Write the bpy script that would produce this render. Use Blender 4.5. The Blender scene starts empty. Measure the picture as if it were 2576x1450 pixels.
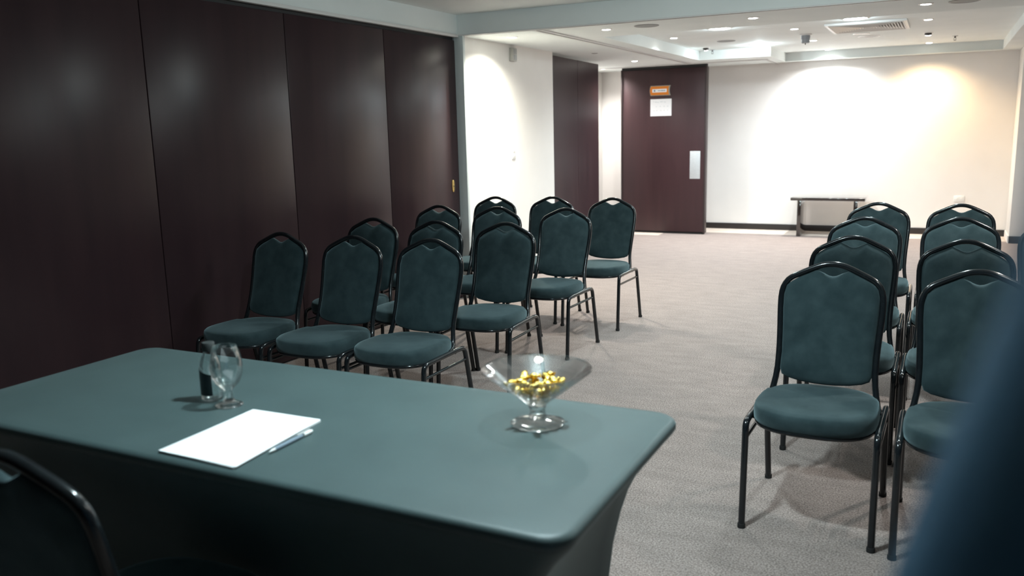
import bpy, bmesh, math, random
from mathutils import Vector, Matrix
random.seed(7)
PI = math.pi
S = bpy.context.scene
C = S.collection

# ------------------------------------------------------------------ camera
cam_d = bpy.data.cameras.new('camera')
cam = bpy.data.objects.new('camera', cam_d); C.objects.link(cam)
R = ((0.89402049, 0.06035055, -0.44394276), (0.44734789, -0.17474527, 0.87712255), (-0.02464207, -0.98276238, -0.18322354))
EYE = Vector((0, 0, 1.46))
right = Vector([r[0] for r in R]); down = Vector([r[1] for r in R]); fwd = Vector([r[2] for r in R])
M = Matrix(((right.x, -down.x, -fwd.x, EYE.x), (right.y, -down.y, -fwd.y, EYE.y), (right.z, -down.z, -fwd.z, EYE.z), (0, 0, 0, 1)))
cam.matrix_world = M
cam_d.sensor_width = 36.0
cam_d.lens = 36 * 2133.26 / 2576
cam_d.clip_start = 0.02
cam_d.dof.use_dof = True
cam_d.dof.focus_distance = 4.4
cam_d.dof.aperture_fstop = 2.8
S.camera = cam

# ------------------------------------------------------------------ world, exposure
w = bpy.data.worlds.new('world'); S.world = w; w.use_nodes = True
w.node_tree.nodes['Background'].inputs[0].default_value = (0.6, 0.7, 0.75, 1)
w.node_tree.nodes['Background'].inputs[1].default_value = 0.05
S.view_settings.view_transform = 'Standard'
S.view_settings.look = 'None'
S.view_settings.exposure = 1.9
S.view_settings.gamma = 1.0
S.view_settings.use_curve_mapping = False
NEAR_W = 34.0     # added unseen lamps lighting the near room
STRIP_W = 24.0    # downlights of the lowered strip
FAR_W = 16.5      # downlights of the far tray ceiling
COOL = (0.72, 0.94, 1.0); NEUT = (1.0, 0.97, 0.93); WARM = (1.0, 0.72, 0.42); DAY = (0.80, 0.94, 1.0)

# ------------------------------------------------------------------ materials
def mat(name, col, rough=0.5, metal=0.0, spec=0.5, sheen=0.0, coat=0.0):
    m = bpy.data.materials.new(name); m.use_nodes = True
    b = m.node_tree.nodes['Principled BSDF']
    b.inputs['Base Color'].default_value = (*col, 1)
    b.inputs['Roughness'].default_value = rough
    b.inputs['Metallic'].default_value = metal
    b.inputs['Specular IOR Level'].default_value = spec
    b.inputs['Sheen Weight'].default_value = sheen
    b.inputs['Coat Weight'].default_value = coat
    return m
def nd(m, t, **kw):
    n = m.node_tree.nodes.new(t)
    for k, v in kw.items(): setattr(n, k, v)
    return n
def noisy(m, c1, c2, scale, detail=3, stretch=(1, 1, 1), bump=0.0, bscale=None, bdist=0.002, rough=None, lo=0.3, hi=0.7):
    """colour between c1 and c2 by object-space noise, optional bump and roughness variation"""
    L = m.node_tree.links; b = m.node_tree.nodes['Principled BSDF']
    tc = nd(m, 'ShaderNodeTexCoord'); mp = nd(m, 'ShaderNodeMapping'); mp.inputs['Scale'].default_value = stretch
    L.new(tc.outputs['Object'], mp.inputs['Vector'])
    n = nd(m, 'ShaderNodeTexNoise'); n.inputs['Scale'].default_value = scale; n.inputs['Detail'].default_value = detail
    L.new(mp.outputs['Vector'], n.inputs['Vector'])
    r = nd(m, 'ShaderNodeValToRGB'); r.color_ramp.elements[0].position = lo; r.color_ramp.elements[1].position = hi
    r.color_ramp.elements[0].color = (*c1, 1); r.color_ramp.elements[1].color = (*c2, 1)
    L.new(n.outputs['Fac'], r.inputs['Fac']); L.new(r.outputs['Color'], b.inputs['Base Color'])
    if bump:
        n2 = nd(m, 'ShaderNodeTexNoise'); n2.inputs['Scale'].default_value = bscale or scale; n2.inputs['Detail'].default_value = 2
        L.new(mp.outputs['Vector'], n2.inputs['Vector'])
        bp = nd(m, 'ShaderNodeBump'); bp.inputs['Strength'].default_value = bump; bp.inputs['Distance'].default_value = bdist
        L.new(n2.outputs['Fac'], bp.inputs['Height']); L.new(bp.outputs['Normal'], b.inputs['Normal'])
    if rough:
        mr = nd(m, 'ShaderNodeMapRange'); mr.inputs['To Min'].default_value = rough[0]; mr.inputs['To Max'].default_value = rough[1]
        L.new(n.outputs['Fac'], mr.inputs['Value']); L.new(mr.outputs['Result'], b.inputs['Roughness'])
    return m
def emit(name, col, s):
    m = bpy.data.materials.new(name); m.use_nodes = True
    b = m.node_tree.nodes['Principled BSDF']
    b.inputs['Base Color'].default_value = (*col, 1)
    b.inputs['Emission Color'].default_value = (*col, 1); b.inputs['Emission Strength'].default_value = s
    return m

carpet = noisy(mat('carpet', (.3, .26, .25), 0.95, spec=0.1, sheen=0.15), (.165, .132, .120), (.405, .333, .304), 150, 4, bump=0.6, bscale=220, bdist=0.004, lo=0.36, hi=0.64)
# slow tone drift and short wear streaks on top of the pile speckle
def carpet_extra(m):
    L = m.node_tree.links; b = m.node_tree.nodes['Principled BSDF']
    src = b.inputs['Base Color'].links[0].from_socket
    tc = nd(m, 'ShaderNodeTexCoord'); n = nd(m, 'ShaderNodeTexNoise'); n.inputs['Scale'].default_value = 9; n.inputs['Detail'].default_value = 5
    mp = nd(m, 'ShaderNodeMapping'); mp.inputs['Scale'].default_value = (0.6, 1.6, 1)
    L.new(tc.outputs['Object'], mp.inputs['Vector']); L.new(mp.outputs['Vector'], n.inputs['Vector'])
    mr = nd(m, 'ShaderNodeMapRange'); mr.inputs['From Min'].default_value = .3; mr.inputs['From Max'].default_value = .7
    mr.inputs['To Min'].default_value = .86; mr.inputs['To Max'].default_value = 1.08
    L.new(n.outputs['Fac'], mr.inputs['Value'])
    mx = nd(m, 'ShaderNodeMix', data_type='RGBA', blend_type='MULTIPLY'); mx.inputs[0].default_value = 1
    L.new(src, mx.inputs[6]); L.new(mr.outputs['Result'], mx.inputs[7]); L.new(mx.outputs[2], b.inputs['Base Color'])
carpet_extra(carpet)
painted_floor_light = noisy(mat('painted_floor_light', (.6, .5, .42), 0.6, spec=0.3), (.58, .49, .42), (.66, .57, .5), 6)  # lamplight on the carpet, held as a fixed pale tone
white_wall = noisy(mat('white_wall', (.8, .78, .75), 0.75, spec=0.25), (.78, .765, .74), (.82, .8, .775), 3, bump=0.05, bscale=90, bdist=0.001)
beige_wall = noisy(mat('beige_wall', (.72, .66, .6), 0.7, spec=0.25), (.79, .765, .74), (.82, .795, .77), 3, bump=0.05, bscale=90, bdist=0.001)
ceil_paint = noisy(mat('ceiling_paint', (.72, .73, .72), 0.8, spec=0.2), (.76, .81, .80), (.80, .845, .835), 2.5, bump=0.04, bscale=60, bdist=0.001)
track_alu = mat('track_aluminium', (.5, .52, .53), 0.4, 0.6)
groove_dark = mat('groove_dark', (.03, .032, .034), 0.7)
wood_dark = noisy(mat('dark_wood_laminate', (.04, .02, .02), 0.3, spec=0.2), (.030, .017, .020), (.041, .022, .025), 4, 5, (2, 2, .2), bump=0.05, bscale=60, bdist=0.0004, rough=(.27, .33))
wood_red = noisy(mat('red_brown_wood_laminate', (.07, .02, .025), 0.42, spec=0.5), (.036, .014, .017), (.048, .019, .022), 5, 5, (2.5, 2.5, .2), bump=0.05, bscale=60, bdist=0.0004, rough=(.38, .45))
wood_black = noisy(mat('black_stained_wood', (.02, .016, .015), 0.3, spec=0.5), (.016, .012, .012), (.03, .022, .02), 8, 5, (.4, 3, 3))
console_top = noisy(mat('glossy_console_wood', (.02, .016, .015), 0.08, spec=0.8, coat=1.0), (.02, .015, .014), (.035, .026, .022), 8, 5, (.4, 3, 3))
baseboard_m = mat('dark_baseboard', (.022, .018, .017), 0.45)
fabric = noisy(mat('slate_velvet', (.03, .05, .053), 0.9, spec=0.15, sheen=0.5), (.017, .032, .036), (.034, .056, .061), 14, 5, bump=0.35, bscale=260, bdist=0.001)
fabric.node_tree.nodes['Principled BSDF'].inputs['Sheen Tint'].default_value = (.45, .62, .66, 1)
fabric.node_tree.nodes['Principled BSDF'].inputs['Sheen Roughness'].default_value = 0.45
frame_m = noisy(mat('black_enamel_tube', (.012, .014, .016), 0.16, 0.0, 0.4, coat=0.15), (.007, .009, .011), (.011, .014, .016), 40, 2, bump=0.06, bscale=70, bdist=0.0006)
rubber = mat('black_rubber', (.012, .012, .012), 0.8)
cloth_m = noisy(mat('spandex_cloth', (.05, .065, .065), 0.5, spec=0.5, sheen=0.22), (.036, .062, .063), (.045, .075, .076), 7, 4, bump=0.12, bscale=420, bdist=0.0005)
cloth_m.node_tree.nodes['Principled BSDF'].inputs['Sheen Tint'].default_value = (.6, .78, .8, 1)
cloth_m.node_tree.nodes['Principled BSDF'].inputs['Sheen Roughness'].default_value = 0.5
paper_m = mat('white_paper', (.92, .92, .93), 0.6)
pen_m = mat('pen_plastic', (.20, .26, .32), 0.3); pen_w = mat('pen_white', (.85, .85, .83), 0.3)
steel = noisy(mat('brushed_steel', (.62, .64, .66), 0.42, 0.35), (.55, .58, .6), (.66, .69, .71), 20, 3, (1, 1, 8))
brass = mat('brass', (.85, .60, .22), 0.28, 0.9)
plastic_w = mat('white_plastic', (.82, .82, .80), 0.4)
plastic_g = mat('grey_plastic', (.35, .36, .36), 0.5)
plastic_d = mat('dark_grey_plastic', (.10, .10, .10), 0.5)
orange = mat('orange_sign', (.80, .25, .03), 0.4)
sign_edge = mat('sign_silver_edge', (.45, .45, .40), 0.35, 0.5)
ink = mat('grey_ink', (.16, .18, .24), 0.6); ink_faint = mat('faint_ink', (.62, .66, .68), 0.6)
navy = noisy(mat('navy_cloth', (.012, .035, .07), 0.75, spec=0.1, sheen=0.0), (.03, .10, .19), (.17, .34, .50), 9, 3, (1, 1, .7))
cap_m = mat('bottle_cap', (.03, .034, .034), 0.6)
label_m = mat('bottle_label', (.008, .02, .024), 0.35)
lamp_n = emit('lamp_neutral', (1.0, .95, .86), 9); lamp_c = emit('lamp_cool', (.88, .96, 1.0), 14)
def gold_mat():
    m = noisy(mat('gold_foil', (.95, .62, .08), 0.22, 1.0), (.95, .58, .05), (1.0, .82, .30), 60, 2, bump=0.8, bscale=190, bdist=0.004)
    return m
gold = gold_mat()
def glass_mat(name, tint=(.97, .99, .99), refr=0.25, lo=0.05, hi=0.85):
    """clear glassware: mostly straight-through transmission, fresnel gloss and a share of refraction"""
    m = bpy.data.materials.new(name); m.use_nodes = True; nt = m.node_tree; L = nt.links
    for n in list(nt.nodes): nt.nodes.remove(n)
    out = nt.nodes.new('ShaderNodeOutputMaterial')
    tr = nt.nodes.new('ShaderNodeBsdfTransparent'); tr.inputs[0].default_value = (*tint, 1)
    gl = nt.nodes.new('ShaderNodeBsdfGlass'); gl.inputs['IOR'].default_value = 1.45; gl.inputs['Roughness'].default_value = 0.0; gl.inputs[0].default_value = (*tint, 1)
    gs = nt.nodes.new('ShaderNodeBsdfGlossy'); gs.inputs['Roughness'].default_value = 0.02; gs.inputs[0].default_value = (1, 1, 1, 1)
    lw = nt.nodes.new('ShaderNodeLayerWeight'); lw.inputs[0].default_value = 0.30
    mr = nt.nodes.new('ShaderNodeMapRange'); mr.inputs['To Min'].default_value = lo; mr.inputs['To Max'].default_value = hi
    L.new(lw.outputs['Fresnel'], mr.inputs['Value'])
    m1 = nt.nodes.new('ShaderNodeMixShader'); m1.inputs[0].default_value = refr
    m2 = nt.nodes.new('ShaderNodeMixShader')
    L.new(tr.outputs[0], m1.inputs[1]); L.new(gl.outputs[0], m1.inputs[2])
    L.new(mr.outputs['Result'], m2.inputs[0]); L.new(m1.outputs[0], m2.inputs[1]); L.new(gs.outputs[0], m2.inputs[2])
    L.new(m2.outputs[0], out.inputs[0])
    return m
glass_thin = glass_mat('clear_glass_wall', (.99, .998, .997), 0.0, .03, .6)
glass_thick = glass_mat('clear_glass_solid', (.99, .999, .998), 0.08, .06, .7)

# ------------------------------------------------------------------ mesh helpers
def link(name, me, m=None, parent=None, smooth=True, sharp=40):
    o = bpy.data.objects.new(name, me); C.objects.link(o)
    if m: me.materials.append(m)
    if smooth:
        for p in me.polygons: p.use_smooth = True
        me.set_sharp_from_angle(angle=math.radians(sharp))
    if parent: o.parent = parent
    return o
def from_bm(name, bm, m=None, parent=None, smooth=True, sharp=40):
    bmesh.ops.recalc_face_normals(bm, faces=bm.faces)
    me = bpy.data.meshes.new(name); bm.to_mesh(me); bm.free()
    return link(name, me, m, parent, smooth, sharp)
def add_box(bm, x0, x1, y0, y1, z0, z1, bev=0.0, seg=2):
    r = bmesh.ops.create_cube(bm, size=1.0)
    vs = r['verts']
    for v in vs:
        v.co = Vector((x0 + (v.co.x + .5) * (x1 - x0), y0 + (v.co.y + .5) * (y1 - y0), z0 + (v.co.z + .5) * (z1 - z0)))
    if bev:
        es = list({e for v in vs for e in v.link_edges})
        bmesh.ops.bevel(bm, geom=es, offset=bev, segments=seg, affect='EDGES', profile=0.5)
    return vs
def box(name, x0, x1, y0, y1, z0, z1, m, parent=None, bev=0.0, seg=2):
    bm = bmesh.new(); add_box(bm, x0, x1, y0, y1, z0, z1, bev, seg)
    return from_bm(name, bm, m, parent, smooth=bool(bev))
def smooth_path(pts, it=2, closed=False):
    """corner-cutting keeps straight runs straight and rounds the bends"""
    P = [Vector(p) for p in pts]
    for _ in range(it):
        Q = [] if closed else [P[0]]
        n = len(P)
        for i in range(n if closed else n - 1):
            a, b = P[i], P[(i + 1) % n]
            if closed or i > 0: Q.append(a.lerp(b, .25))
            if closed or i < n - 2: Q.append(a.lerp(b, .75))
        if not closed: Q.append(P[-1])
        P = Q
    return P
def add_tube(bm, pts, r, seg=10, closed=False, flat=1.0, up=Vector((0, 0, 1))):
    P = [Vector(p) for p in pts]; n = len(P); rings = []
    prev = None
    for i in range(n):
        a = P[(i - 1) % n] if (closed or i > 0) else P[i]
        b = P[(i + 1) % n] if (closed or i < n - 1) else P[i]
        t = (b - a).normalized()
        if prev is None:
            x = t.cross(up)
            if x.length < 1e-3: x = t.cross(Vector((0, 1, 0)))
            x.normalize()
        else:
            x = prev - t * prev.dot(t)
            x.normalize()
        prev = x; y = t.cross(x)
        rings.append([bm.verts.new(P[i] + x * (r * math.cos(2 * PI * k / seg)) + y * (r * flat * math.sin(2 * PI * k / seg))) for k in range(seg)])
    for i in range(n if closed else n - 1):
        A, B = rings[i], rings[(i + 1) % n]
        for k in range(seg): bm.faces.new((A[k], A[(k + 1) % seg], B[(k + 1) % seg], B[k]))
    if not closed:
        bm.faces.new(rings[0]); bm.faces.new(rings[-1])
def tube(name, pts, r, m, parent=None, seg=10, closed=False, flat=1.0, sharp=50, up=Vector((0, 0, 1))):
    bm = bmesh.new(); add_tube(bm, pts, r, seg, closed, flat, up); return from_bm(name, bm, m, parent, sharp=sharp)
def add_lathe(bm, prof, seg=32, c=(0, 0, 0)):
    rings = []
    for (r, z) in prof:
        if r < 1e-6: rings.append([bm.verts.new((c[0], c[1], c[2] + z))])
        else: rings.append([bm.verts.new((c[0] + r * math.cos(2 * PI * k / seg), c[1] + r * math.sin(2 * PI * k / seg), c[2] + z)) for k in range(seg)])
    for A, B in zip(rings, rings[1:]):
        for k in range(seg):
            k2 = (k + 1) % seg
            if len(A) == 1 and len(B) == 1: continue
            if len(A) == 1: bm.faces.new((A[0], B[k2], B[k]))
            elif len(B) == 1: bm.faces.new((A[k], A[k2], B[0]))
            else: bm.faces.new((A[k], A[k2], B[k2], B[k]))
def lathe(name, prof, m, parent=None, seg=32, c=(0, 0, 0), sharp=50):
    bm = bmesh.new(); add_lathe(bm, prof, seg, c); return from_bm(name, bm, m, parent, sharp=sharp)
def loft(bm, rings, cap0=True, cap1=True):
    V = [[bm.verts.new(p) for p in r] for r in rings]
    n = len(V[0])
    for A, B in zip(V, V[1:]):
        for k in range(n): bm.faces.new((A[k], A[(k + 1) % n], B[(k + 1) % n], B[k]))
    if cap0: bm.faces.new(V[0])
    if cap1: bm.faces.new(V[-1])
def empty(name, loc, rz=0.0):
    o = bpy.data.objects.new(name, None); C.objects.link(o); o.location = loc; o.rotation_euler = (0, 0, rz); o.empty_display_size = .1
    return o
def tag(o, label, cat=None, group=None, kind=None):
    o['label'] = label
    if cat: o['category'] = cat
    if group: o['group'] = group
    if kind: o['kind'] = kind
    return o
def struct(o, label=None):
    o['kind'] = 'structure'
    if label: o['label'] = label
    return o
def dup(root, loc, rz, label, group=None):
    r = root.copy(); C.objects.link(r); r.location = loc; r.rotation_euler = (0, 0, rz); r['label'] = label
    if group: r['group'] = group
    for ch in list(root.children):
        c = ch.copy(); C.objects.link(c); c.parent = r
        for g in list(ch.children):
            d = g.copy(); C.objects.link(d); d.parent = c
    return r

# ------------------------------------------------------------------ room shell
ZL = 2.26      # lowered ceiling
ZH = 2.37      # far tray
ZN = 2.42      # near recess
XP = -3.74     # partition / left wall plane
XR = 2.4; YB = 12.13; YF = -2.4; XA = -4.56
struct(box('floor', -5.0, XR + .1, YF - .1, YB + .1, -.08, 0, carpet))
bd = struct(box('painted_light_strip', -2.98, 0.80, 11.62, YB, 0.0, .004, painted_floor_light), 'painted strip of lamplight on the floor under the far baseboard')  # downlight pool along the wall, put into a thin slab's colour
struct(box('painted_light_patch', -4.05, -3.39, 11.13, 11.385, 0.0, .004, painted_floor_light), 'painted patch of lamplight at the foot of the red brown panel')  # lit patch of carpet by the panel, coloured in the same way
struct(box('wall_back', XA - .1, XR + .1, YB, YB + .1, 0, 2.6, beige_wall))
struct(box('wall_left', XP - .12, XP, 6.475, 8.47, 0, ZL, white_wall))
struct(box('wall_front', -5.0, XR + .1, YF - .1, YF, 0, 2.6, wood_dark))
struct(box('wall_right', XR, XR + .1, 6.43, YB, 0, 2.6, white_wall))
struct(box('wall_right_near', XR, XR + .1, YF, 6.43, 0, 2.6, wood_dark))
struct(box('wall_alcove', XA - .1, XA, 8.2, YB, 0, 2.6, white_wall))
struct(box('wall_alcove_end', XA, XP - .12, 8.37, 8.47, 0, ZL, white_wall))
struct(box('wall_column', 0.762, XR, 11.50, YB, 0, ZL, white_wall, bev=.006))
struct(box('wall_behind_partition', XP - .25, XP - .15, YF, 6.475, 0, 2.6, white_wall))
struct(box('baseboard_back', -4.56, 0.762, YB - .015, YB, 0, .085, baseboard_m, bev=.003))
struct(box('baseboard_column', 0.762, XR, 11.485, 11.50, 0, .085, baseboard_m, bev=.003))
struct(box('baseboard_column_side', .750, .762, 11.50, YB - .015, 0, .085, white_wall))

def polyslab(name, pts, z0, z1, m):
    bm = bmesh.new()
    loft(bm, [[(x, y, z0) for x, y in pts], [(x, y, z1) for x, y in pts]])
    return struct(from_bm(name, bm, m, smooth=False))
# near recess: soffit on the left, beam across, recessed panel above
polyslab('ceiling_near', [(-5, YF), (XR, YF), (XR, 6.5), (-5, 6.5)], ZN, ZN + .2, ceil_paint)
struct(box('ceiling_left_soffit', -5.0, -3.715, YF, 6.43, ZL + .0, ZN, ceil_paint))
# beam: runs across the room at Y 6.43, then the lowered strip to the tray
polyslab('ceiling_strip', [(-5, 6.43), (XR, 6.43), (XR, 7.43), (-2.785, 7.43), (-2.785, 10.85), (-1.92, 10.85), (-1.92, 11.95), (.57, 11.95), (.57, 7.43), (XR, 7.43), (XR, YB), (-5, YB)], ZL, ZN + .2, ceil_paint) if False else None
struct(box('ceiling_strip', -5.0, XR, 6.43, 7.43, ZL, ZN + .2, ceil_paint))
struct(box('ceiling_strip_left', -5.0, -2.785, 7.43, YB, ZL, ZN + .2, ceil_paint))
struct(box('ceiling_strip_back_left', -2.785, -1.92, 10.85, YB, ZL, ZN + .2, ceil_paint))
struct(box('ceiling_strip_back', -1.92, .57, 11.95, YB, ZL, ZN + .2, ceil_paint))
struct(box('ceiling_strip_right', .57, XR, 7.43, YB, ZL, ZN + .2, ceil_paint))
struct(box('ceiling_tray', -2.785, .57, 7.43, 11.95, ZH, ZH + .2, ceil_paint))

# ceiling tracks: aluminium flanges with a dark slot between
def track(name, x0, x1, y0, y1, along, label):
    t = empty(name, ((x0 + x1) / 2, (y0 + y1) / 2, ZL))
    struct(t, label)
    def b(n, a, c, d, e, z0, z1, m):
        o = box(n, a, c, d, e, z0, z1, m); o.parent = t; o.matrix_parent_inverse = Matrix.Translation(-Vector(t.location)); return o
    if along == 'y':
        wd = (x1 - x0)
        b('flange', x0, x0 + wd * .34, y0, y1, ZL - .010, ZL, track_paint); b('flange', x1 - wd * .34, x1, y0, y1, ZL - .010, ZL, track_paint)
        b('slot', x0 + wd * .34, x1 - wd * .34, y0, y1, ZL - .002, ZL, groove_dark)
    else:
        wd = (y1 - y0)
        b('flange', x0, x1, y0, y0 + wd * .34, ZL - .010, ZL, track_paint); b('flange', x0, x1, y1 - wd * .34, y1, ZL - .010, ZL, track_paint)
        b('slot', x0, x1, y0 + wd * .34, y1 - wd * .34, ZL - .003, ZL, groove_dark)
track_paint = mat('track_white_enamel', (.70, .71, .70), 0.5)
track('trim_3', -3.05, -2.965, 6.51, 11.25, 'y', 'ceiling track running from the near beam to the red brown panel')
track('trim_4', -3.70, XR, 6.43, 6.50, 'x', 'ceiling track along the bottom of the near beam')
track('trim_5', -4.40, -2.02, 11.27, 11.36, 'x', 'ceiling track above the red brown panel')
track('trim_6', -2.10, -2.02, 11.37, YB, 'y', 'short ceiling track running to the back wall')
struct(box('trim_7', -3.735, -3.70, YF, 6.43, ZL - .022, ZL, track_paint, bev=.002), 'white edging along the top of the left partition')
struct(box('trim_8', -1.915, .565, 11.925, 11.95, ZL - .0, ZL + .004, ceil_paint))

# ------------------------------------------------------------------ left folding partition
part = empty('folding_partition', (XP, 3.0, 0))
tag(part, 'dark brown wood folding partition closing off the whole left side', 'partition')
def put(o, t):
    o.parent = t; o.matrix_parent_inverse = t.matrix_world.inverted() if False else Matrix.Translation(-Vector(t.location)); return o
ys = [YF + .02, -1.16, -.06, 1.03, 2.125, 3.22, 4.315, 5.39, 6.43]
for a, b in zip(ys, ys[1:]):
    put(box('panel', XP - .09, XP, a + .003, b - .003, .012, 2.215, wood_dark, bev=.003), part)
put(box('top_track', XP - .08, XP - .02, YF + .02, 6.43, 2.215, ZL, groove_dark), part)
put(box('bottom_seal', XP - .07, XP - .02, YF + .02, 6.43, 0, .012, groove_dark), part)
put(box('joint_backing', XP - .06, XP - .045, YF + .02, 6.43, .02, 2.2, groove_dark), part)
j = empty('jamb_post', (XP + .02, 6.455, 0)); tag(j, 'grey metal jamb post where the dark partition meets the white wall', 'post')
put(box('post', XP - .02, XP + .075, 6.437, 6.475, 0, ZL, mat('jamb_grey', (.66, .72, .72), .5), bev=.003), j)
put(box('post_bead', XP - .03, XP - .008, 6.431, 6.437, 0, ZL, track_alu), j)
# brass lock
lk = empty('lock_plate', (XP, 6.32, 1.0)); tag(lk, 'small oval brass lock plate near the edge of the dark partition', 'lock')
bm = bmesh.new()
def oval(hx, hz, n=28): return [(hx * math.copysign(abs(math.cos(t)) ** .8, math.cos(t)), hz * math.copysign(abs(math.sin(t)) ** .8, math.sin(t))) for t in [2 * PI * k / n for k in range(n)]]
loft(bm, [[(0, y, z) for y, z in oval(.021, .052)], [(.004, y, z) for y, z in oval(.021, .052)], [(.006, y, z) for y, z in oval(.018, .049)]])
from_bm('plate', bm, brass, lk)
box('keyhole', .006, .0075, -.009, .009, -.004, .002, groove_dark, lk)

# stacked panels by the alcove opening
st = empty('stacked_panel', (XP, 8.47, 0)); tag(st, 'dark brown folded back partition panels beside the white wall', 'partition')
def slanted(name, y0, y1, t=.05, z0=.012, z1=2.225, m=wood_dark):
    bm = bmesh.new()
    dx = lambda y: -(y - 8.47) * .055
    P = [(dx(y0) - t, y0 - 8.47), (dx(y0), y0 - 8.47), (dx(y1), y1 - 8.47), (dx(y1) - t, y1 - 8.47)]
    loft(bm, [[(x, y, z0) for x, y in P], [(x, y, z1) for x, y in P]])
    bmesh.ops.bevel(bm, geom=list(bm.edges), offset=.003, segments=1, affect='EDGES')
    return from_bm(name, bm, m, st)
slanted('panel', 8.475, 9.27); slanted('panel', 9.275, 10.05)
slanted('bottom_seal', 8.48, 9.92, .04, 0, .012, groove_dark)

# red brown sliding panel with its notices
sp = empty('sliding_panel', (-3.4, 11.42, 0)); tag(sp, 'red brown wooden sliding panel standing across the far doorway', 'partition')
put(box('panel', -3.985, -2.845, 11.40, 11.49, .03, 2.215, wood_red, bev=.003), sp)
put(box('edge_post', -2.845, -2.822, 11.395, 11.495, .02, 2.225, mat('dark_metal_edge', (.06, .045, .045), .4, .4), bev=.002), sp)
put(box('edge_post', -4.01, -3.985, 11.395, 11.495, .02, 2.225, bpy.data.materials['dark_metal_edge'], bev=.002), sp)
put(box('bottom_seal', -4.0, -2.84, 11.41, 11.48, 0, .03, rubber), sp)
put(box('top_carriage', -4.0, -2.83, 11.41, 11.48, 2.215, ZL - .004, groove_dark), sp)
ph = put(box('push_plate', -3.035, -2.895, 11.3975, 11.40, .752, 1.122, steel, bev=.001), sp); ph['label'] = 'brushed steel push plate'
sg = empty('door_sign', (-3.452, 11.391, 1.933)); tag(sg, 'orange sign with curved silver edges above the white notice', 'sign')
def curved_plate(name, hw, hh, bow, y0, y1, m, parent, dx=0):
    n = 10; pts = []
    for k in range(n + 1):
        t = -1 + 2 * k / n; pts.append((dx + hw - bow * (1 - t * t), t * hh))
    for k in range(n + 1):
        t = 1 - 2 * k / n; pts.append((dx - hw - bow * (1 - t * t), t * hh))
    bm = bmesh.new(); loft(bm, [[(x, y0, z) for x, z in pts], [(x, y1, z) for x, z in pts]])
    return from_bm(name, bm, m, parent, smooth=False)
curved_plate('backing', .138, .066, .014, .008, 0.0, sign_edge, sg, .006)
curved_plate('face', .126, .057, .013, .0, -.004, orange, sg)
box('name_strip', -.108, .092, -.0065, -.004, -.022, .022, paper_m, sg)
box('lettering', -.085, -.066, -.0072, -.0065, -.011, .011, ink, sg)
for (a, b, h) in ((-.030, -.010, .004), (-.006, .012, .004), (.018, .036, .006), (.040, .056, .005), (.060, .072, .006)):
    box('lettering', a, b, -.0072, -.0065, -h, h, ink, sg)
box('lettering', -.048, -.045, -.0072, -.0065, -.013, .013, ink_faint, sg)
nt_ = empty('paper_notice', (-3.442, 11.397, 1.71)); tag(nt_, 'white paper notice stuck on the red brown panel under the orange sign', 'paper')
box('sheet', -.147, .147, 0, .0015, -.113, .113, paper_m, nt_)
for i, (x, z, wd) in enumerate(((-.11, .075, .012), (-.085, .07, .03), (-.05, .066, .02), (-.012, .072, .04), (.04, .068, .03), (-.07, .01, .012), (-.015, .012, .014), (.035, .012, .02), (.085, .012, .02), (-.105, -.045, .02), (-.065, -.043, .016), (-.012, -.043, .02), (.04, -.041, .014), (.085, -.041, .014))):
    box('print', x, x + wd, -.0006, 0, z, z + .006, ink_faint, nt_)

# wall fittings
em = empty('wall_sounder', (XP, 7.50, 2.17)); tag(em, 'small grey box with two dark cells high on the white wall', 'alarm box')
box('body', 0, .035, -.045, .05, -.065, .06, mat('box_grey', (.42, .42, .39), .5), em, bev=.004)
box('cell', .035, .038, -.012, .042, .004, .050, plastic_g, em); box('cell', .035, .038, -.012, .042, -.052, -.006, plastic_g, em)
sw = empty('light_switch', (XP, 7.49, 1.24)); tag(sw, 'white double light switch at shoulder height on the white wall', 'switch')
box('plate', 0, .008, -.036, .036, -.06, .06, plastic_w, sw, bev=.003)
box('rocker', .008, .012, -.014, .014, .008, .04, plastic_w, sw, bev=.001); box('rocker', .008, .012, -.014, .014, -.04, -.008, plastic_w, sw, bev=.001)
ol = empty('wall_outlet', (.225, YB, .465)); tag(ol, 'white wall outlet low on the back wall behind the right chairs', 'outlet')
box('plate', -.06, .06, -.009, 0, -.038, .038, plastic_w, ol, bev=.003)
box('socket', -.04, -.008, -.011, -.009, -.016, .016, plastic_w, ol, bev=.002); box('socket', .008, .04, -.011, -.009, -.016, .016, plastic_w, ol, bev=.002)

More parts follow.
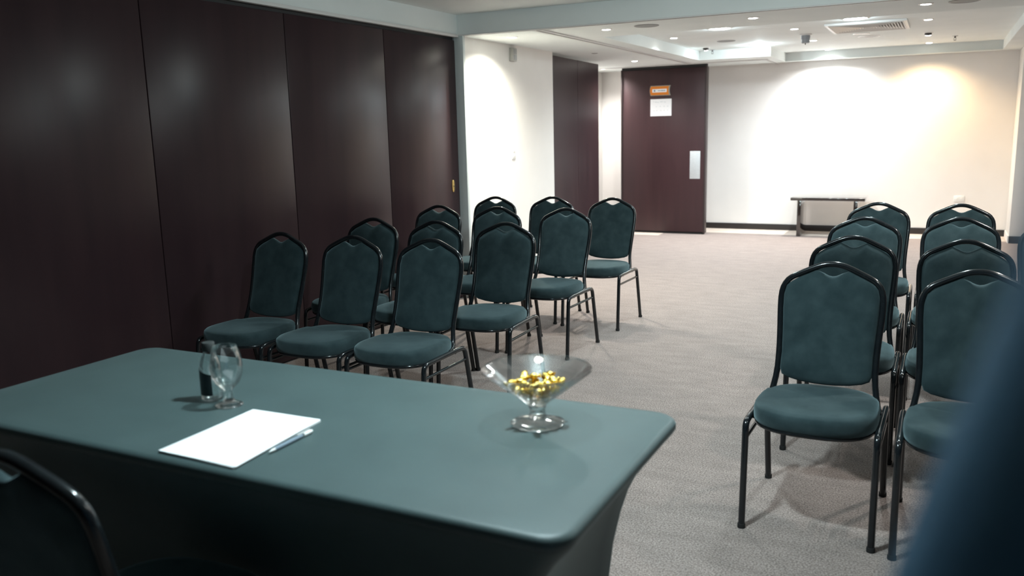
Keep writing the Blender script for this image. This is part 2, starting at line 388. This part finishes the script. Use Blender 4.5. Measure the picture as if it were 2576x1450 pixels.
# ------------------------------------------------------------------ ceiling fittings
def add_spot(loc, W, col, ang=100, blend=.6, r=.035, tilt=(0, 0)):
    d = bpy.data.lights.new('spot', 'SPOT'); d.energy = W; d.color = col; d.spot_size = math.radians(ang); d.spot_blend = blend; d.shadow_soft_size = r
    o = bpy.data.objects.new('spot', d); C.objects.link(o); o.location = loc; o.rotation_euler = (tilt[0], tilt[1], 0)
    return o
def add_point(loc, W, col, r):
    d = bpy.data.lights.new('bulb', 'POINT'); d.energy = W; d.color = col; d.shadow_soft_size = r
    o = bpy.data.objects.new('bulb', d); C.objects.link(o); o.location = loc
    return o
def downlight(x, y, z, label, W, col, r=.036, lm=None, ang=150, tilt=None, group=None, blend=1.0, point=False):
    t = empty('downlight', (x, y, z)); tag(t, label, 'ceiling light', group or 'round downlights set in the ceiling')
    lathe('trim_ring', [(r, -.001), (r, -.006), (r + .012, -.005), (r + .016, 0), (r, 0)], plastic_w, t, 28)
    if tilt:
        g = lathe('gimbal', [(0, -.004), (r * .98, -.004), (r * .98, -.022), (r * .85, -.024), (0, -.024)], plastic_d, t, 24)
        g.rotation_euler = (tilt, 0, 0); g.location = (0, 0, -.0)
        l = lathe('lens', [(0, -.0245), (r * .8, -.0245), (r * .8, -.027), (0, -.028)], lm or lamp_n, t, 24); l.rotation_euler = (tilt, 0, 0)
    else:
        lathe('lens', [(0, -.001), (r, -.001), (r, -.004), (r * .8, -.0075), (0, -.009)], lm or lamp_n, t, 28)
    if point:
        s = add_point((x, y, z - .030), W * (point if point is not True else 1), col, .012); s.name = 'bulb'
        s.parent = t; s.matrix_parent_inverse = Matrix.Translation(-Vector(t.location))
    if point is not True: s = add_spot((x, y, z - .035), W, col, ang, blend, tilt=(0, .45 if tilt else 0)); s.name = 'lamp_glow'
    s.parent = t; s.matrix_parent_inverse = Matrix.Translation(-Vector(t.location))
    return t
SL = 'small round downlight in the lowered strip, '
downlight(-3.42, 6.89, ZL, SL + 'next to the white left wall', STRIP_W * 1.9, (1.0, .98, .84), ang=150)
downlight(-2.54, 6.86, ZL, SL + 'just left of the round speaker grille', STRIP_W, NEUT)
downlight(-1.355, 6.87, ZL, SL + 'right of the round speaker grille', STRIP_W, COOL)
downlight(-.165, 6.86, ZL, SL + 'nearest the right edge of the picture', STRIP_W, COOL)
downlight(-4.25, 11.35, ZL, 'added unseen small downlight inside the alcove behind the red brown panel', STRIP_W * 1.6, NEUT)  # unseen lamp, added to brighten the alcove wall
downlight(-3.45, 10.31, ZL, 'small round downlight above the gap left of the red brown panel', STRIP_W * 1.2, NEUT)
TR = 'small round downlight in the far tray, '
downlight(-2.59, 9.02, ZH, TR + 'front left corner', FAR_W * 1.3, DAY)
downlight(-1.37, 8.98, ZH, TR + 'front row beside the air grille', FAR_W, DAY)
downlight(-.19, 9.0, ZH, TR + 'front row on the right', FAR_W, NEUT)
downlight(-1.37, 10.36, ZH, TR + 'next to the hanging detector', FAR_W, DAY)
downlight(-.21, 10.37, ZH, 'tilted downlight with dark gimbal in the right of the tray', FAR_W, (.8, .9, 1), tilt=.35)
downlight(-.22, 11.69, ZH, TR + 'washing the right of the back wall warm', FAR_W * 2.0, (1.0, .70, .38), ang=140)
downlight(-1.375, 11.77, ZH, TR + 'washing the middle of the back wall', FAR_W * 3.3, (.95, .98, 1.0), ang=150)
downlight(-2.60, 10.42, ZH, 'tilted downlight with dark gimbal in the left of the tray', FAR_W * .6, DAY, tilt=.55)
BG = 'large bright round ceiling lamps'
downlight(-1.99, 10.45, ZH, 'large bright cool white round lamp at the back of the tray', FAR_W * 1.7, DAY, r=.10, lm=lamp_c, ang=158, point=.14, group=BG, blend=1)
downlight(-1.98, 8.46, ZH, 'large round lamp half hidden by the strip edge, left one', FAR_W * .07, DAY, r=.10, lm=lamp_n, point=True, group=BG, blend=1)
downlight(-.77, 8.47, ZH, 'large round lamp half hidden by the strip edge, above the air grille', FAR_W * .07, DAY, r=.10, lm=lamp_c, point=True, group=BG, blend=1)
# near room lamps: unseen, opal dome form made up to brighten ceiling and fascia
def added_lamp(x, y, label, k, col):
    t = empty('added_lamp', (x, y, ZN)); tag(t, label, 'ceiling light', 'added unseen lamps of the near room')
    lathe('base', [(0, 0), (.13, 0), (.13, -.02), (0, -.02)], plastic_w, t, 32)
    lathe('added_lamp_diffuser', [(.12, -.02), (.118, -.035), (.09, -.05), (.04, -.058), (0, -.06)], lamp_n, t, 32)
    for s in (add_point((x, y, ZN - .13), NEAR_W * k * .21, col, .06), add_spot((x, y, ZN - .08), NEAR_W * k, col, 155, .8, .05)):
        s.parent = t; s.matrix_parent_inverse = Matrix.Translation(-Vector(t.location))
for (x, y, k, c, l) in ((-1.0, 2.0, 1.12, COOL, 'over the long table'), (-1.75, 4.75, .3, COOL, 'over the left block of chairs'), (-.35, 4.75, .5, COOL, 'over the aisle'), (.9, 4.6, .5, NEUT, 'over the right block of chairs'), (.9, 2.6, .08, COOL, 'near the right wall')):
    added_lamp(x, y, 'added unseen lamp in the near ceiling recess ' + l, k, c)

def disc(name, x, y, z, r, label, cat, rings=True):
    t = empty(name, (x, y, z)); tag(t, label, cat)
    lathe('rim', [(r, 0), (r, -.004), (r - .008, -.006), (r - .014, -.003), (r - .014, 0)], plastic_w if not rings else plastic_g, t, 36)
    lathe('grille', [(0, -.003), (r - .014, -.003), (r - .014, 0), (0, 0)], grille_m if rings else plastic_w, t, 36)
    return t
grille_m = mat('speaker_grille', (.33, .35, .34), .6)
disc('speaker_grille', -2.19, 6.84, ZL, .10, 'round grey speaker grille in the lowered strip between downlights', 'speaker')
disc('speaker_grille', .075, 6.87, ZL, .10, 'round speaker grille in the lowered strip at the top right edge', 'speaker')
disc('speaker_grille', -2.21, 9.76, ZH, .10, 'round grey speaker grille in the far tray', 'speaker')
disc('unlit_lamp', -.79, 10.33, ZH, .115, 'large unlit round ceiling lamp with grey rim in the tray', 'ceiling light', False).children[0].data.materials[0] = plastic_g
disc('ceiling_plate', -.84, 9.98, ZH, .085, 'faint white round cover plate behind the air grille', 'ceiling plate', False)
disc('ceiling_plate', -3.45, 8.95, ZL, .035, 'small round cover plate in the ceiling above the stacked panels', 'ceiling plate')
# hanging detector
dt = empty('detector', (-1.35, 9.61, ZH)); tag(dt, 'grey cylindrical detector hanging from the tray ceiling', 'smoke detector')
lathe('mount', [(0, 0), (.062, 0), (.062, -.010), (.05, -.014), (0, -.014)], plastic_w, dt)
lathe('body', [(0, -.014), (.046, -.014), (.044, -.05), (.040, -.053), (.040, -.085), (.032, -.092), (0, -.092)], mat('detector_grey', (.30, .33, .36), .5), dt)
lathe('tip', [(0, -.092), (.006, -.092), (.004, -.108), (0, -.11)], plastic_d, dt, 12)
def sprinkler(x, y, label):
    t = empty('sprinkler', (x, y, ZH)); tag(t, label, 'sprinkler', 'fire sprinklers of the tray ceiling')
    lathe('escutcheon', [(0, 0), (.032, 0), (.030, -.005), (.012, -.008), (0, -.008)], track_alu, t, 20)
    lathe('stem', [(0, -.008), (.010, -.008), (.010, -.022), (.006, -.024), (0, -.024)], plastic_d, t, 12)
    bm = bmesh.new()
    for s in (-1, 1): add_tube(bm, [(s * .007, 0, -.022), (s * .011, 0, -.034), (s * .004, 0, -.048)], .0022, 6)
    from_bm('yoke', bm, plastic_d, t)
    lathe('deflector', [(0, -.048), (.014, -.048), (.014, -.051), (0, -.051)], plastic_d, t, 14)
sprinkler(-2.60, 10.75, 'small metal sprinkler head below the left tilted downlight')
sprinkler(.05, 10.97, 'small metal sprinkler head near the right end of the tray')

# air grille: four louvre banks rising to the centre
ag = empty('air_grille', (-.715, 9.18, ZH - .001)); tag(ag, 'square white four way air conditioning grille in the far tray', 'air vent')
bm = bmesh.new(); hx, hy = .355, .40
for a in (add_box(bm, -hx, hx, -hy, -hy + .03, -.018, 0), add_box(bm, -hx, hx, hy - .03, hy, -.018, 0), add_box(bm, -hx, -hx + .03, -hy + .03, hy - .03, -.018, 0), add_box(bm, hx - .03, hx, -hy + .03, hy - .03, -.018, 0)): pass
from_bm('border', bm, plastic_w, ag, smooth=False)
box('backing', -hx + .03, hx - .03, -hy + .03, hy - .03, -.002, 0, plastic_g, ag)
ix, iy = hx - .03, hy - .03
def louvre(side):
    bm = bmesh.new(); N = 13
    for k in range(N):
        f = 1 - k / N
        if side in 'lr':
            s = -1 if side == 'l' else 1
            x = s * ix * f; L = iy * f - .006
            if L < .02: continue
            P = [(x - s * .020, -.004), (x - s * .018, -.003), (x + s * .002, -.022), (x, -.023)]
            loft(bm, [[(px, -L, pz) for px, pz in P], [(px, L, pz) for px, pz in P]])
        else:
            s = -1 if side == 'f' else 1
            y = s * iy * f; L = ix * f - .006
            if L < .02: continue
            P = [(y - s * .022, -.004), (y - s * .020, -.003), (y + s * .002, -.022), (y, -.023)]
            loft(bm, [[(-L, py, pz) for py, pz in P], [(L, py, pz) for py, pz in P]])
    o = from_bm('louvre_bank', bm, mat('louvre_enamel', (.78, .77, .74), .5) if 'louvre_enamel' not in bpy.data.materials else bpy.data.materials['louvre_enamel'], ag, smooth=False)
    o['kind'] = 'stuff'
for s in 'lrfb': louvre(s)

# ------------------------------------------------------------------ console by the back wall
cs = empty('console_table', (-1.28, 11.78, 0)); tag(cs, 'low black wooden console table against the back wall', 'console table')
box('tabletop', -.45, .45, -.28, .27, .468, .505, console_top, cs, bev=.003)
box('side_panel', -.365, -.318, -.265, .26, 0, .468, console_top, cs, bev=.002)
box('side_panel', .318, .365, -.265, .26, 0, .468, console_top, cs, bev=.002)

# ------------------------------------------------------------------ banquet chairs
def yr(z):   # recline of the back: forward at the seat, leaning back at the crown
    t = (z - .45) / .48
    return .105 + .135 * t + .018 * math.sin(PI * max(0, min(1, t)))
CROWN = [(0, .919), (.030, .916), (.060, .906), (.095, .890), (.130, .8735), (.158, .858), (.178, .832), (.1865, .795), (.1860, .74), (.181, .66), (.177, .58), (.177, .50), (.180, .45)]
def half_w(z):
    pts = CROWN[7:]
    if z >= pts[0][1]: return pts[0][0]
    for (x0, z0), (x1, z1) in zip(pts, pts[1:]):
        if z1 <= z <= z0: return x1 + (x0 - x1) * (z - z1) / (z0 - z1)
    return pts[-1][0]
def superell(hx, hy, n, p, bow=0.0, taper=0.0):
    out = []
    for k in range(n):
        t = 2 * PI * k / n; c, s = math.cos(t), math.sin(t)
        x = hx * math.copysign(abs(c) ** (2 / p), c); y = hy * math.copysign(abs(s) ** (2 / p), s)
        x *= 1 - taper * (y / hy) * .5
        y += -bow * (1 - (x / hx) ** 2) if y < 0 else 0
        out.append((x, y))
    return out
def make_chair():
    t = empty('banquet_chair', (0, 0, 0)); tag(t, '', 'chair')
    r = .0115
    # seat cushion
    bm = bmesh.new(); N = 44; cy = -.05
    rings = []
    for (sc, z) in ((.90, .393), (.97, .394), (.995, .401), (1.0, .418), (1.0, .436), (.985, .449), (.95, .458), (.86, .4625), (.6, .4655), (.3, .467)):
        rings.append([(x * sc, cy + y * sc, z - (.006 if (y > .1 and z > .44) else 0) + (.0025 * math.sin(9 * x * sc + 5 * y) if .45 < z else 0)) for x, y in superell(.213, .217, N, 2.9, .010, .06)])
    loft(bm, rings)
    from_bm('seat', bm, fabric, t, sharp=70)
    # thin seat pan rail under the cushion
    ring = [(x * .95, cy + y * .95, .390) for x, y in superell(.213, .217, 40, 2.9, .010, .06)]
    tube('seat_frame', ring, .009, frame_m, t, 8, closed=True)
    # back frame: one bent tube from side rail over the crown to the other side rail
    left = [(-.205, .03, .398), (-.200, .075, .400), (-.190, .100, .425)] + [(-x, yr(z), z) for x, z in reversed(CROWN[:12])]
    rightp = [(-x, y, z) for x, y, z in reversed(left[:-1])]
    tube('back_frame', smooth_path(left + rightp, 1), .0118, frame_m, t, 10, flat=1.12)
    # padded back with the hand hole scooped out of its top
    inner = []
    for (x, z) in CROWN:
        if x < .066:
            zz = .8720 + .0235 * (1 - math.cos(PI * min(1, x / .066))) / 2
            inner.append((x, min(zz, z - .010)))
        else:
            inner.append((x - .010 if z < .86 else x - .006, z - (.010 if z > .84 else 0)))
    half = [p for p in inner if p[1] > .52] + [(.168, .515), (.160, .494), (.135, .483), (.09, .4745), (.04, .4700)]
    hp = [(0, .8718), (.012, .8735), (.024, .8785)] + [p for p in half if p[0] > .029] + [(0, .469)]
    # densify
    dn = []
    for a, b in zip(hp, hp[1:]):
        m_ = max(1, int(math.hypot(b[0] - a[0], b[1] - a[1]) / .022))
        for k in range(m_): dn.append((a[0] + (b[0] - a[0]) * k / m_, a[1] + (b[1] - a[1]) * k / m_))
    dn.append(hp[-1])
    outl = dn + [(-x, z) for x, z in reversed(dn[1:-1])]
    zc = .68
    bm = bmesh.new(); rings = []
    for (sc, off) in ((.55, .018), (.93, .017), (.985, .012), (1.0, .003), (.992, -.007), (.965, -.016), (.90, -.023), (.78, -.028), (.6, -.032), (.35, -.034), (.12, -.035)):
        rr = []
        for (x, z) in outl:
            xx = x * sc; zz = zc + (z - zc) * sc
            rr.append((xx, yr(zz) + off, zz))
        rings.append(rr)
    loft(bm, rings)
    from_bm('backrest', bm, fabric, t, sharp=70)
    # legs
    for s in (-1, 1):
        x = s * .2205
        fl = tube('leg', smooth_path([(x, -.250, .012), (x, -.226, .330), (x, -.221, .392), (x, -.185, .399), (x, -.14, .400)], 2), .0122, frame_m, t, 10)
        rl = tube('leg', smooth_path([(x, .245, .012), (x, .172, .330), (x, .156, .392), (x, .120, .399), (x, .08, .400)], 2), .0122, frame_m, t, 10)
        tube('side_rail', [(x, -.145, .400), (x, .085, .400)], .0121, frame_m, t, 10)
        tube('stretcher', [(x, -.229, .335), (x, .172, .335)], .0075, frame_m, t, 8)
        for lg, y in ((fl, -.2512), (rl, .2475)):
            lathe('foot_cap', [(0, 0), (.0145, 0), (.0145, .013), (.0135, .017), (0, .017)], rubber, lg, 12, c=(x, y, 0))
    # cross members under the seat
    tube('cross_bar', [(-.2205, -.13, .392), (.2205, -.13, .392)], .009, frame_m, t, 8)
    tube('cross_bar', [(-.2205, .07, .392), (.2205, .07, .392)], .009, frame_m, t, 8)
    return t
proto = make_chair()
used = [False]
def chair(x, ytop, rz, label, group):
    """x, ytop: plan position of the top of the back; rz 0 faces the camera side (-Y)"""
    d = .238
    cx = x + math.sin(rz) * d; cyy = ytop - math.cos(rz) * d
    if not used[0]:
        used[0] = True; proto.location = (cx, cyy, 0); proto.rotation_euler = (0, 0, rz); proto['label'] = label; proto['group'] = group; return proto
    return dup(proto, (cx, cyy, 0), rz, label, group)
GL = 'padded banquet chairs in the left block'; GR = 'padded banquet chairs in the right block'
B = 'dark slate green padded banquet chair, '
rad = math.radians
left_rows = [
 (-3.291, 3.65, 0, 'front row of the left block, beside the dark partition'),
 (-2.783, 3.64, 0, 'front row of the left block, in the middle'),
 (-2.299, 3.645, 0, 'front row of the left block, at the aisle end'),
 (-3.237, 4.455, 1, 'second row of the left block, beside the dark partition'),
 (-2.735, 4.405, 0, 'second row of the left block, in the middle'),
 (-2.268, 4.425, 2, 'second row of the left block, at the aisle end'),
 (-3.298, 5.36, 0, 'third row of the left block, beside the dark partition'),
 (-2.797, 5.335, 0, 'third row of the left block, in the middle'),
 (-2.273, 5.345, -2, 'third row of the left block, at the aisle end'),
 (-3.25, 6.17, 0, 'back row of the left block, nearest the white wall'),
 (-2.776, 6.25, 0, 'back row of the left block, in the middle'),
 (-2.251, 6.21, -1, 'back row of the left block, at the aisle end'),
]
for x, y, a, l in left_rows: chair(x, y, rad(a), B + l, GL)
right_rows = [
 (-.35, 3.45, -1, 'first of the right aisle column, nearest the camera'),
 (-0.348, 4.3, 0, 'second of the right aisle column'),
 (-0.366, 5.18, 0, 'third of the right aisle column'),
 (-0.354, 6.13, 0, 'last of the right aisle column, nearest the back wall'),
 (.15, 3.42, 0, 'front of the second column from the aisle'),
 (0.125, 4.28, 0, 'second row of the second column from the aisle'),
 (0.118, 5.265, 0, 'third row of the second column from the aisle'),
 (0.132, 6.1, 0, 'last of the second column, before the outlet'),
 (.585, 5.24, 3, 'cut off by the right edge of the frame'),
]
for x, y, a, l in right_rows: chair(x, y, rad(a), B + l, GR)
nc = chair(-1.455, .855, rad(184), 'banquet chair seen from behind, tucked at the near left of the draped table', 'chair at the draped table')

# ------------------------------------------------------------------ draped table
TX0, TX1, TY0, TY1, TZ = -2.47, -.552, 1.272, 2.03, .74
tcx, tcy, hxT, hyT = (TX0 + TX1) / 2, (TY0 + TY1) / 2, (TX1 - TX0) / 2, (TY1 - TY0) / 2
tb = empty('covered_table', (tcx, tcy, 0)); tag(tb, 'long table under a tight charcoal green stretch cover, in the foreground', 'table')
box('tabletop', -hxT + .03, hxT - .03, -hyT + .03, hyT - .03, TZ - .035, TZ - .006, plastic_w, tb, bev=.004)
for sx in (-1, 1):
    for sy in (-1, 1):
        tube('leg', [(sx * (hxT - .20), sy * (hyT - .13), 0.006), (sx * (hxT - .20), sy * (hyT - .13), TZ - .04)], .014, plastic_g, tb, 10)
def rrect(hx, hy, r, nc=8, ns=14, pinch=0.0):
    pts = []
    cor = [(hx - r, hy - r, 0), (-hx + r, hy - r, PI / 2), (-hx + r, -hy + r, PI), (hx - r, -hy + r, 1.5 * PI)]
    for i, (cx, cy_, a0) in enumerate(cor):
        for k in range(nc + 1):
            a = a0 + PI / 2 * k / nc; pts.append((cx + r * math.cos(a), cy_ + r * math.sin(a)))
        nx, ny, na = cor[(i + 1) % 4]
        p0 = pts[-1]; p1 = (nx + r * math.cos(na), ny + r * math.sin(na))
        for k in range(1, ns):
            f = k / ns; q = pinch * math.sin(PI * f) ** .8
            nrm = (-math.sin(a0 + PI / 2 - PI / 2) if False else 0, 0)
            mx, my = p0[0] + (p1[0] - p0[0]) * f, p0[1] + (p1[1] - p0[1]) * f
            # inward normal
            if i == 0: my -= q
            elif i == 1: mx += q
            elif i == 2: my += q
            else: mx -= q
            pts.append((mx, my))
    return pts
bm = bmesh.new()
prof = [(.16, .002, .03, .05), (.155, .20, .03, .055), (.148, .33, .032, .055), (.138, .42, .035, .050), (.122, .50, .038, .045), (.105, .56, .042, .037), (.082, .61, .046, .028), (.055, .65, .05, .020), (.028, .682, .055, .010), (.008, .704, .058, .003), (.001, .715, .06, 0), (0, .726, .06, 0), (.003, .734, .06, 0), (.009, .739, .058, 0), (.018, .7403, .055, 0)]
rings = [[(x, y, z) for x, y in rrect(hxT - i, hyT - i * (.72 if i > .02 else 1), r, pinch=p)] for i, z, r, p in prof]
for f in (.93, .8, .6, .35, .1): rings.append([(x * f, y * f, TZ + .0005) for x, y in rrect(hxT - .018, hyT - .018, .055)])
loft(bm, rings, cap0=False)
ck = from_bm('stretch_cover', bm, cloth_m, tb, sharp=70)

# things on the table --------------------------------------------------
T0 = TZ + .0012
pd = empty('notepad', (-1.478, 1.456, T0), 0); tag(pd, 'stack of blank white paper lying on the charcoal table', 'paper')
bm = bmesh.new()
corn = [(-1.593, 1.300), (-1.352, 1.292), (-1.374, 1.617), (-1.597, 1.617)]
lay = [(x + 1.478, y - 1.456) for x, y in corn]
loft(bm, [[(x * 1.0, y * 1.0, 0) for x, y in lay], [(x, y, .0045) for x, y in lay]])
from_bm('pages', bm, paper_m, pd, smooth=False)
bm = bmesh.new(); a = rad(1.2)
l2 = [(x * math.cos(a) - y * math.sin(a) + .002, x * math.sin(a) + y * math.cos(a)) for x, y in lay]
loft(bm, [[(x, y, .0046) for x, y in l2], [(x, y, .0054) for x, y in l2]])
from_bm('top_sheet', bm, paper_m, pd, smooth=False)
pn = empty('pen', (-1.341, 1.462, T0 + .0052)); tag(pn, 'grey blue ballpoint pen with white ends beside the paper', 'pen')
pn.rotation_euler = (0, 0, rad(90.5))
def xrot(o): o.rotation_euler = (0, rad(90), 0); return o
xrot(lathe('barrel', [(0, -.05), (.0050, -.05), (.0052, -.02), (.0050, .045), (0, .045)], pen_m, pn, 14))
xrot(lathe('tip', [(0, .045), (.0048, .045), (.0030, .060), (.0010, .070), (0, .071)], pen_w, pn, 14)).rotation_euler = (0, rad(-90), 0)
xrot(lathe('cap', [(0, .05), (.0052, .05), (.0052, .075), (.004, .082), (0, .083)], pen_w, pn, 14))
box('clip', .03, .074, -.0014, .0014, .0052, .0072, pen_w, pn, bev=.0004)

# stemmed water glass
gb = empty('goblet', (-1.696, 1.628, T0)); tag(gb, 'empty stemmed water glass in front of the small bottle', 'glass')
outer = [(.019, .052), (.030, .062), (.039, .080), (.0435, .103), (.0425, .128), (.037, .150), (.0315, .1665)]
inn = [(.0300, .1660), (.0353, .150), (.0406, .128), (.0415, .103), (.0368, .081), (.027, .065), (.013, .057), (0, .0555)]
lathe('bowl', outer[:1] + outer[1:] + [(.0308, .1675)] + inn, glass_thin, gb, 36, sharp=80)
lathe('stem', [(0, .0545), (.019, .052), (.0125, .045), (.0095, .036), (.0120, .030), (.0100, .024), (.016, .0135), (0, .0125)], glass_thick, gb, 28, sharp=80)
lathe('foot', [(0, .0123), (.017, .0125), (.030, .006), (.0365, .0035), (.037, .0015), (.035, 0), (0, 0)], glass_thick, gb, 36, sharp=80)
# small bottle
bo = empty('water_bottle', (-1.782, 1.652, T0)); tag(bo, 'small clear water bottle with dark cap and black label', 'bottle')
lathe('body', [(0, 0), (.026, 0), (.0295, .004), (.0298, .02), (.0292, .09), (.0285, .104), (.022, .124), (.0145, .137), (.0135, .148), (.0120, .148), (.0130, .136), (.0205, .122), (.0270, .103), (.0277, .09), (.0282, .02), (.027, .006), (0, .0055)], glass_thin, bo, 32, sharp=80)
lathe('neck_ring', [(.0135, .138), (.0160, .139), (.0160, .142), (.0135, .143)], cap_m, bo, 24)
lathe('cap', [(0, .142), (.0165, .142), (.0175, .145), (.0175, .160), (.0160, .1635), (0, .164)], cap_m, bo, 28)
bm = bmesh.new(); ang0, ang1 = rad(185), rad(318); n = 18
ri = [(.0303, .020), (.0303, .088)]
A = [bm.verts.new((.0303 * math.cos(ang0 + (ang1 - ang0) * k / n), .0303 * math.sin(ang0 + (ang1 - ang0) * k / n), .018)) for k in range(n + 1)]
Bv = [bm.verts.new((.0300 * math.cos(ang0 + (ang1 - ang0) * k / n), .0300 * math.sin(ang0 + (ang1 - ang0) * k / n), .098 - .022 * k / n)) for k in range(n + 1)]
for k in range(n): bm.faces.new((A[k], A[k + 1], Bv[k + 1], Bv[k]))
from_bm('label_wrap', bm, label_m, bo)

# footed candy bowl
cb = empty('candy_bowl', (-.860, 1.822, T0)); tag(cb, 'wide footed clear glass bowl holding gold wrapped sweets', 'bowl')
lathe('bowl', [(0, .046), (.020, .046), (.027, .052), (.040, .063), (.075, .090), (.110, .117), (.134, .136), (.137, .1395), (.1355, .142), (.1315, .1400), (.107, .1200), (.072, .0935), (.037, .0670), (.022, .0575), (0, .055)], glass_thin, cb, 56, sharp=80)
lathe('stem', [(0, .0458), (.021, .0458), (.023, .043), (.0205, .039), (.0195, .030), (.0205, .022), (.0235, .019), (.022, .0145), (0, .0142)], glass_thick, cb, 36, sharp=80)
lathe('foot', [(0, .014), (.024, .014), (.045, .0085), (.0645, .0050), (.0675, .003), (.066, .0005), (.06, 0), (0, 0)], glass_thick, cb, 48, sharp=80)
# sweets
def sweet():
    t = empty('wrapped_sweet', (0, 0, 0)); tag(t, 'gold foil wrapped sweet piled in the footed glass bowl', 'candy', 'gold wrapped sweets in the glass bowl')
    bm = bmesh.new()
    n = 12; prof = [(0, -.0105), (.0045, -.010), (.0078, -.007), (.0092, -.002), (.0092, .002), (.0078, .007), (.0045, .010), (0, .0105)]
    add_lathe(bm, prof, n)
    for v in bm.verts:
        v.co.x *= 1 + .08 * math.sin(v.co.z * 900 + v.co.y * 500); v.co.y *= 1 + .1 * math.cos(v.co.z * 700)
    from_bm('wrapper', bm, gold, t, sharp=35)
    for s in (-1, 1):
        bm = bmesh.new(); m = 14
        A = [bm.verts.new((.0022 * math.cos(2 * PI * k / m), .0022 * math.sin(2 * PI * k / m), s * .0098)) for k in range(m)]
        Bv = [bm.verts.new(((.0085 + .001 * (k % 3)) * math.cos(2 * PI * k / m), .0042 * math.sin(2 * PI * k / m) + (.0014 if k % 2 else -.0014), s * (.0165 + .002 * (k % 2)))) for k in range(m)]
        for k in range(m): bm.faces.new((A[k], A[(k + 1) % m], Bv[(k + 1) % m], Bv[k]))
        from_bm('twisted_end', bm, gold, t, sharp=20)
    return t
sw0 = sweet(); first = True
def bowl_r(z): return .022 + (z - .0575) * (.110 / .0825) * .98
rnd = random.Random(5)
for (zl, cnt, rr) in ((.0700, 3, .013), (.0830, 8, .031), (.0960, 13, .050), (.1080, 9, .040), (.112, 5, .060)):
    for k in range(cnt):
        a = 2 * PI * k / cnt + rnd.random() * .4; r_ = rr * (.9 + .2 * rnd.random())
        o = sw0 if first else dup(sw0, (0, 0, 0), 0, sw0['label'], sw0['group'])
        first = False
        o.location = (-.860 + r_ * math.cos(a), 1.822 + r_ * math.sin(a), T0 + zl + (rnd.random() - .5) * .004)
        o.rotation_euler = (rad(70 + 40 * rnd.random()), rnd.random() * 1.2 - .6, rnd.random() * 6.28)

# ------------------------------------------------------------------ unidentified dark shape close to the lens, built as draped cloth
dc = empty('navy_shape', (.168, .222, 0)); tag(dc, 'unidentified navy blue shape built as a hanging coat, blurred very close at the right edge', 'coat stand')  # coat stand is only a guess at this shape
bm = bmesh.new(); rings = []; N = 72
for (z, r_, k) in ((.02, .235, .02), (.3, .232, .02), (.6, .228, .018), (.9, .220, .016), (1.1, .212, .013), (1.25, .194, .009), (1.338, .176, .006), (1.42, .154, .004), (1.52, .141, .003), (1.62, .137, .003), (1.70, .135, .003), (1.75, .10, .002), (1.775, .05, .001)):
    rings.append([((r_ + k * math.sin(9 * t + z * 2) + k * .5 * math.sin(17 * t)) * math.cos(t) * 1.0, (r_ + k * math.sin(9 * t + z * 2)) * math.sin(t), z) for t in [2 * PI * i / N for i in range(N)]])
loft(bm, rings)
from_bm('coat', bm, navy, dc, sharp=80)
lathe('base', [(0, 0), (.20, 0), (.20, .012), (.19, .018), (0, .018)], plastic_d, dc)
lathe('shape_top', [(0, 1.775), (.02, 1.775), (.026, 1.80), (.018, 1.825), (0, 1.83)], wood_black, dc, 20)
